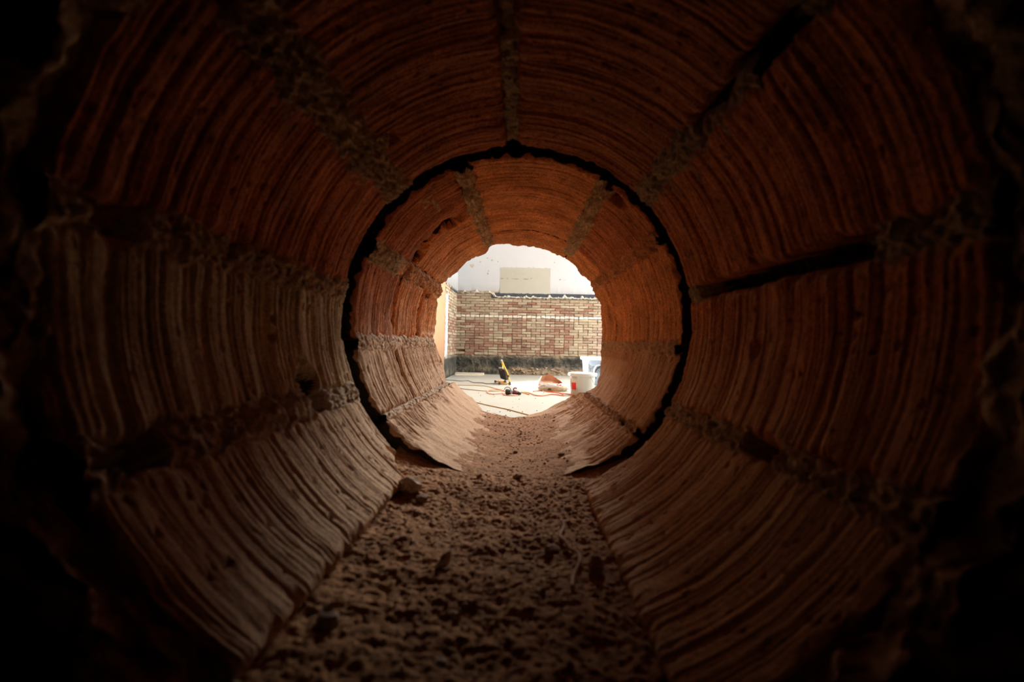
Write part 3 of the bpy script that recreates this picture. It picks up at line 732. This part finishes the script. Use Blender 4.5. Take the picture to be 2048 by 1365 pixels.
# work lamp on a folding tubular stand
YN, YF = 8.55, 8.95
def L(px, py, Y): return at(px, py, Y)
base = gr(1012, 770)
lamp = thing('work_lamp', 'yellow tubular work lamp with black panel, standing lit on the pale floor', 'lamp', (base.x, 8.75, 0))
for Yk, dx, nm in ((YN, 0, 'n'), (YF, -.065, 'f')):
    f0 = gr(1020, 769.5); fx = f0.x+dx+(.0 if nm == 'n' else -.03)
    zt = at(1006, 724, YN).z; tx = at(1006, 724, YN).x+dx*.5
    lean = Vector((fx, Yk, .02)), Vector((fx-.008, Yk, .06)), Vector((fx-.045, Yk, .20)), Vector((tx+.012, Yk, zt-.06)), Vector((tx-.01, Yk+(.02 if nm == 'n' else -.02), zt-.01))
    bm = bmesh.new(); add_tube(bm, smooth_path(lean), .0125, 10); bm_obj('upright', bm, M['yellow'], lamp, True)
    sk = tube('base_tube', [(fx-.01, Yk, .022), (fx-.17, Yk, .022)], .0145, M['orange'], lamp, 10)
    bm = bmesh.new(); add_box(bm, (fx, Yk, .03), (.055, .05, .06), .012)
    for v in bm.verts:
        if v.co.z > .04: v.co.x = fx+(v.co.x-fx)*.55
    bm_obj('foot', bm, M['dgrey'], lamp)
    box('foot', (fx-.185, Yk, .022), (.035, .045, .044), M['dgrey'], lamp, .008)
    box('joint_clamp', (fx-.03, Yk, .155), (.03, .035, .04), M['dgrey'], lamp, .008, Matrix.Rotation(-.25, 3, 'Y'))
zt = at(1006, 724, YN).z; tx = at(1005, 724, YN).x
tube('handle_grip', [(tx-.008, YN+.015, zt), (tx-.02, YN+.05, zt+.012), (tx-.022, (YN+YF)/2, zt+.016), (tx-.03, YF-.05, zt+.01), (tx-.03, YF-.015, zt)], .0165, M['silver'], lamp, 10)
# LED panel between the uprights, tilted
pc = Vector((at(1011.5, 749, 8.75).x, 8.75, at(1011.5, 749, 8.75).z)); pc.x -= .035; rot = Matrix.Rotation(.30, 3, 'Z') @ Matrix.Rotation(-.26, 3, 'Y')
pan = box('lamp_head', pc, (.05, .33, .19), M['black'], lamp, .008, rot)
bm = bmesh.new()
for k in range(9): add_box(bm, pc+rot @ Vector((-.034, -.14+.035*k, 0)), (.022, .008, .16), .002, rot)
bm_obj('cooling_fin', bm, M['black'], pan)
box('lens', pc+rot @ Vector((.025, 0, 0)), (.006, .27, .14), M['glow'], pan, .002, rot)
box('bracket', pc+rot @ Vector((-.02, 0, .115)), (.03, .30, .02), M['silver'], lamp, .004, rot)
box('switch_box', pc+rot @ Vector((-.03, -.07, .1)), (.05, .06, .05), M['maroon'], lamp, .008, rot)
lp = bpy.data.lights.new('work_lamp_beam', 'SPOT'); lp.energy = 420; lp.spot_size = math.radians(150); lp.spot_blend = .5; lp.shadow_soft_size = .08; lp.color = (1, .97, .92)
lo_ = bpy.data.objects.new('work_lamp_beam', lp); C.objects.link(lo_); lo_.location = pc+rot @ Vector((.05, 0, 0))
lo_.rotation_euler = (Vector((1, -.12, -.25))).to_track_quat('-Z', 'Y').to_euler()

# angle grinder lying among the cables
g0 = gr(1026, 791); GY = g0.y
def G(px, py, dz=0): p = at(px, py, GY); return Vector((p.x, GY, p.z+dz))
gri = thing('angle_grinder', 'black angle grinder with maroon body lying among orange cable loops', 'power tool', (g0.x, GY, 0))
def loft(name, pts, mat, parent, n=14):
    bm = bmesh.new(); P = [p for p, r in pts]; add_tube(bm, P, [r for p, r in pts], n); return bm_obj(name, bm, mat, parent, True)
kx = GY/F
c0 = G(1014, 786); zc = .045
def gp(px, z, dy=0): return Vector((at(px, 785, GY).x, GY+dy, z))
loft('gear_head', [(gp(1010.5, zc), .02), (gp(1011.5, zc), .038), (gp(1015, zc), .044), (gp(1019, zc), .04), (gp(1021.5, zc), .034)], M['black'], gri, 18)
loft('collar', [(gp(1020.5, zc+.003), .036), (gp(1021, zc+.003), .039), (gp(1024, zc+.003), .038), (gp(1025, zc), .033)], M['silver'], gri, 18)
loft('motor_housing', [(gp(1024.5, zc), .033), (gp(1027, zc), .034), (gp(1031, zc-.003), .031), (gp(1035, zc-.006), .026)], M['maroon'], gri, 18)
loft('grip', [(gp(1034.5, zc-.006), .026), (gp(1037, zc-.012), .023), (gp(1040, zc-.018), .021), (gp(1042.5, zc-.02), .014)], M['black'], gri, 16)
box('paddle_switch', gp(1036.5, .016), (.06, .02, .016), M['dgrey'], gri, .005)
# guard and disc
bm = bmesh.new(); pts = [Vector((gp(1015, 0).x+.048*math.cos(a), GY-.02, zc+.018+.052*math.sin(a))) for a in np.linspace(.35, 2.9, 12)]
add_tube(bm, pts, .006, 6); bm_obj('guard', bm, M['dgrey'], gri, True)
tube('side_handle', [gp(1026, zc+.03), gp(1028, zc+.052), gp(1031, zc+.06), gp(1033.5, zc+.05)], .009, M['maroon'], gri, 8)
box('rating_plate', gp(1022, zc-.004, -.038), (.016, .004, .03), M['silver'], gri, .001)

# cement sack
S0 = gr(1106, 784); sx, sy = S0.x, S0.y+.16
sack = thing('cement_sack', 'white paper cement sack, torn open to its brown lining, on the floor', 'sack', (sx, sy, 0))
def sackp(phi, t, off=0.0):
    c, s = np.cos(phi), np.sin(phi); c = np.sign(c)*np.abs(c)**.8; s = np.sign(s)*np.abs(s)**.8
    crk = .03*fbm(phi*2.2, t*3, 4, 91)+.022*np.abs(fbm(phi*4.5+t*2, t*5, 3, 93))+.010*np.sin(phi*9+t*4)*t
    tail = .30*np.exp(-((np.mod(phi+PI, 2*PI)-PI)/.45)**2)*np.clip(1-np.abs(t-.35)*1.6, 0, 1)
    rad = .90+.13*np.sin(PI*np.clip(t*1.0, 0, 1)*.8)-.22*t**3+crk+tail
    rear = .25-.04*np.clip(-c-.1, 0, 1)-.11*np.clip(c+.1, 0, 1)
    h = .118+(rear-.118)*sstep(-.35, .55, s)+.012*fbm(phi*3.5, phi*0, 4, 92)
    return np.stack([sx-.012+(.222+off)*rad*c, sy+(.15+off)*rad*s, .004+t*h], -1)
ph = np.linspace(0, 2*PI, 96, endpoint=False)[:, None]; tv = np.linspace(0, 1, 34)[None, :]
P = sackp(ph+0*tv, tv+0*ph); base_r = sackp(ph+0*tv, 0*tv+0*ph)[:, :1]; cb = base_r.mean(axis=0, keepdims=True)+0*base_r
grid('sack_body', np.concatenate([cb, P], 1), M['paper'], sack, wrap=True)
tl = np.linspace(1, .62, 16)[None, :]
P2 = sackp(ph+0*tl, tl+0*ph, -.006); cc = P2[:, -1:].mean(axis=0, keepdims=True)+0*P2[:, -1:]
grid('sack_lining', np.concatenate([P2, cc], 1), M['liner'], sack, wrap=True)['label'] = 'brown paper lining'
def spatch(name, p0, p1, t0, t1, mat, off=.003, n=14, m=8, skew=0):
    pp = np.linspace(math.radians(p0), math.radians(p1), n)[:, None]; t = np.linspace(0, 1, m)[None, :]
    tq = t0+(t1+skew*np.linspace(0, 1, n)[:, None]-t0)*t
    P = sackp(pp+0*t, tq, off); Q = np.pad(P, ((1, 1), (1, 1), (0, 0)), mode='edge'); R0 = sackp(np.pad(pp+0*t, 1, mode='edge'), np.pad(tq, 1, mode='edge'), -.004)
    Q[0], Q[-1], Q[:, 0], Q[:, -1] = R0[0], R0[-1], R0[:, 0], R0[:, -1]
    return grid(name, Q, mat, sack)
spatch('printed_panel', -122, -22, .01, .42, M['beige'], .007, skew=.42, n=40, m=14)['label'] = 'beige printed lower panel'
spatch('red_print', -72, -48, .80, .92, M['red'], .004, skew=.02)['label'] = 'red printed word mark'
spatch('red_print', -166, -160, .72, .9, M['red'], .004)
for k, (a, bq, t0, t1) in enumerate(((-103, -100.5, .30, .44), (-99, -96.5, .30, .44), (-95, -92.5, .30, .44), (-102, -93, .42, .52), (-104, -91.5, .30, .345))):
    spatch('black_emblem', a, bq, t0-.14, t1-.14, M['black'], .012, n=4, m=4)
for k in range(7): spatch('small_print', -138+k*5, -135.5+k*5, .66-.02*(k % 2), .74, M['dgrey'], .004, n=3, m=3)

# white bucket with a red label
B0 = gr(1164, 789); bx, by = at(1164.5, 780, 7.2).x, 7.2
buck = thing('mortar_bucket', 'white plastic bucket with lid and red label, beside the sack', 'bucket', (bx, by, 0))
ZR = at(1164, 746, by).z; RB = 25.2*by/F
prof = [(0, 0), (RB*.86, 0), (RB*.90, .01), (RB*.985, ZR-.05), (RB*1.0, ZR-.045)]
lathe('bucket_body', prof, (bx, by, 0), M['white'], buck)
RR = 28.6*by/F
lathe('rim', [(RB*.98, ZR-.052), (RR*.97, ZR-.05), (RR, ZR-.04), (RR, ZR-.012), (RR*.98, ZR), (RR*.93, ZR+.002), (RR*.91, ZR-.012), (0, ZR-.012)], (bx, by, 0), M['white'], buck)
def bpatch(name, a0, a1, z0, z1, mat, off=.002, parent=buck):
    a = np.radians(np.linspace(a0, a1, 10))[:, None]; z_ = np.linspace(z0, z1, 4)[None, :]
    r = RB*(.90+.085*(z_/(ZR-.05)))+off
    P = np.stack([bx+r*np.cos(a), by+r*np.sin(a), z_+0*a], -1); Q = np.pad(P, ((1, 1), (1, 1), (0, 0)), mode='edge')
    for sl in ((0, slice(None)), (-1, slice(None)), (slice(None), 0), (slice(None), -1)):
        Q[sl][..., 0] = bx+(Q[sl][..., 0]-bx)*.985; Q[sl][..., 1] = by+(Q[sl][..., 1]-by)*.985
    return grid(name, Q, mat, parent)
zA, zB = at(1145, 780, 7.05).z, at(1145, 766, 7.05).z
bpatch('label', -160, -122, zA-.02, zB+.09, M['paper'])['label'] = 'white label'
bpatch('label', -157, -128, zA, zB, M['red'], .004)['label'] = 'red label'
for k in range(5): bpatch('small_print', -168, -164, zA+.01+k*.032, zA+.022+k*.032, M['dgrey'], .003)
hb = [Vector((bx+(RB+.012)*math.cos(a), by+(RB+.012)*math.sin(a), zz_)) for a, zz_ in ((math.radians(-62), ZR-.055), (math.radians(-52), ZR-.10), (math.radians(-38), ZR-.155), (math.radians(-20), ZR-.19), (math.radians(0), ZR-.20))]
tube('wire_handle', hb, .0028, M['silver'], buck, 6)

# storage tub behind the bucket
TY = 8.9; t0 = at(1165, 714, TY); tz = t0.z; txl = at(1168.5, 720, TY).x
TW, TD = .62, .42
tub = thing('storage_tub', 'bluish clear plastic storage tub with white rim behind the white bucket', 'tub', (txl+TW/2, TY+TD/2, 0))
def tubring(z_, inset, n=40):
    out = []
    for k in range(n):
        a = 2*PI*k/n; c, s = math.cos(a), math.sin(a); e = .32
        out.append((txl+TW/2+(TW/2-inset)*math.copysign(abs(c)**e, c), TY+TD/2+(TD/2-inset)*math.copysign(abs(s)**e, s), z_))
    return out
def tublevels(levels, name, mat, capb=False):
    P = np.array([tubring(z_, i) for z_, i in levels]).transpose(1, 0, 2)
    if capb: P = np.concatenate([P[:, :1].mean(axis=0, keepdims=True)+0*P[:, :1], P], 1)
    return grid(name, P, mat, tub, wrap=True)
tublevels([(.0, .06), (.02, .05), (tz*.5, .02), (tz-.05, .0)], 'tub_body', M['tub'], True)
tublevels([(tz-.06, .0), (tz-.055, -.03), (tz-.02, -.034), (tz, -.028), (tz-.004, .006), (tz-.06, .012)], 'rim', M['pipe'])
tublevels([(tz-.075, .02), (tz*.5, .045), (.06, .065)], 'contents', M['tubin'])
xf0, xf1 = at(1177, 730, TY).x, at(1184.5, 730, TY).x
tcx = at(1202, 730, TY).x
strip('side_panel', xf0, xf0+.34, at(1180, 746, TY).z, at(1180, 722, TY).z, TY+.012, M['tubin'], parent=tub, thick=.02).matrix_parent_inverse = Matrix.Translation(-WL[tub.name])
ar = [Vector((tcx+dx, TY-.012, z_)) for dx, z_ in ((-.12, at(1190, 755, TY).z), (-.125, at(1190, 742, TY).z), (-.10, at(1190, 735, TY).z), (-.05, at(1190, 731, TY).z), (.05, at(1190, 731, TY).z), (.10, at(1190, 735, TY).z), (.125, at(1190, 742, TY).z), (.12, at(1190, 755, TY).z))]
tube('handle', ar, .014, M['pipe'], tub, 8)
tube('handle_shadow_gap', [p+Vector((0, .012, 0))+Vector((.03 if p.x < tcx else -.03, 0, -.03)) for p in ar], .010, M['dgrey'], tub, 8).name = 'handle_shade'  # dark tube standing in for the shadow gap inside the handle

# boards lying along the back wall
a = gr(893, 753); bq = gr(967, 753)
bx0, bx1 = XL+.04, at(967, 748, 11).x
bd = box('board', ((bx0+bx1)/2, 11.08, .018), (bx1-bx0, .26, .036), M['wood'], None, .003, Matrix.Rotation(.0, 3, 'Z'))
tag(bd, 'long pale timber board lying flat along the foot of the brick wall', 'board')
bd = box('board', (XL+.40, 10.72, .012), (.62, .22, .022), M['wood'], None, .003, Matrix.Rotation(.12, 3, 'Z'))
tag(bd, 'short thin board lying askew in front of the long board in the corner', 'board')

# cables and hoses on the floor
def cable(name, pts, r, mat, label, cat, lift=0.0):
    P = [gr(px, py) for px, py in pts]; P = [Vector((p.x, p.y, r+lift)) for p in P]
    return tag(tube(name, P, r, mat, n=8, sub=8), label, cat)
cable('power_cable', [(870, 760), (893, 761), (905, 761.6), (920, 763.2), (936, 762.6), (947, 766.2), (965, 767), (972, 768.6), (985, 768.6), (999, 768)], .006, M['dgrey'], 'black power cable running across the pale floor to the work lamp', 'cable')
cable('hose', [(880, 771), (912, 771.3), (930, 771.6), (960, 772.5), (975, 774), (990, 778), (1003, 781.5), (1009, 783.5)], .0054, M['ylcable'], 'yellow hose, the farther of two leading to the grinder', 'hose')
cable('hose', [(895, 774), (915, 777), (935, 780), (960, 782.3), (978, 783.6), (995, 783.6), (1008, 782.6)], .0054, M['ylcable'], 'yellow hose, the nearer of two leading to the grinder', 'hose', .0)
cable('hose', [(925, 798), (945, 804.5), (960, 808), (975, 811.8), (1000, 817), (1020, 821.5), (1040, 827), (1062, 833), (1100, 845)], .0056, M['ylcable'], 'olive yellow hose crossing the near floor just beyond the bore', 'hose')
cable('extension_cable', [(1010, 784), (1000, 781.3), (988, 781), (979, 782.5), (974, 785.5), (977, 788.5), (985, 790), (1000, 789), (1014, 788.2)], .006, M['orcable'], 'orange cable loop left of the grinder', 'cable', .003)
cable('extension_cable', [(1008, 787.5), (1007, 790.5), (1013, 792), (1022, 792.6), (1033, 792.2), (1039, 790.5), (1040, 788)], .0065, M['orcable'], 'orange cable loop passing in front of and under the grinder', 'cable')
cable('extension_cable', [(1048, 786), (1056, 787), (1064, 789.5), (1070, 792), (1080, 793.4), (1092, 792.2), (1100, 790.5), (1115, 791.2), (1126, 793.2), (1128, 791.5), (1120, 787.5), (1108, 784.5), (1095, 783.2), (1080, 782.6), (1066, 784.5)], .0068, M['orcable'], 'reddish orange cable looping in front of the cement sack', 'cable', .002)
cable('extension_cable', [(1086, 784.6), (1100, 786.4), (1115, 787.6), (1128, 789), (1142, 791.2), (1165, 795)], .0065, M['orcable'], 'orange cable running right towards the white bucket', 'cable', .006)
cable('power_lead', [(1042, 786), (1046, 787), (1052, 788.2), (1058, 790.6)], .0085, M['orange'], 'short yellow orange lead with plug at the tail of the grinder', 'cable', .002)
bm = bmesh.new(); rg = random.Random(17)
for k in range(70):
    px, py = rg.uniform(930, 1150), rg.uniform(770, 838); p = gr(px, py); clod(bm, (p.x, p.y, .003), rg.uniform(.002, .009), rg)
o = bm_obj('floor_grit', bm, M['clod']); o.color = (.22, .19, .14, 1); tag(o, 'scattered dark grit on the pale floor beyond the bore', 'grit', kind='stuff')
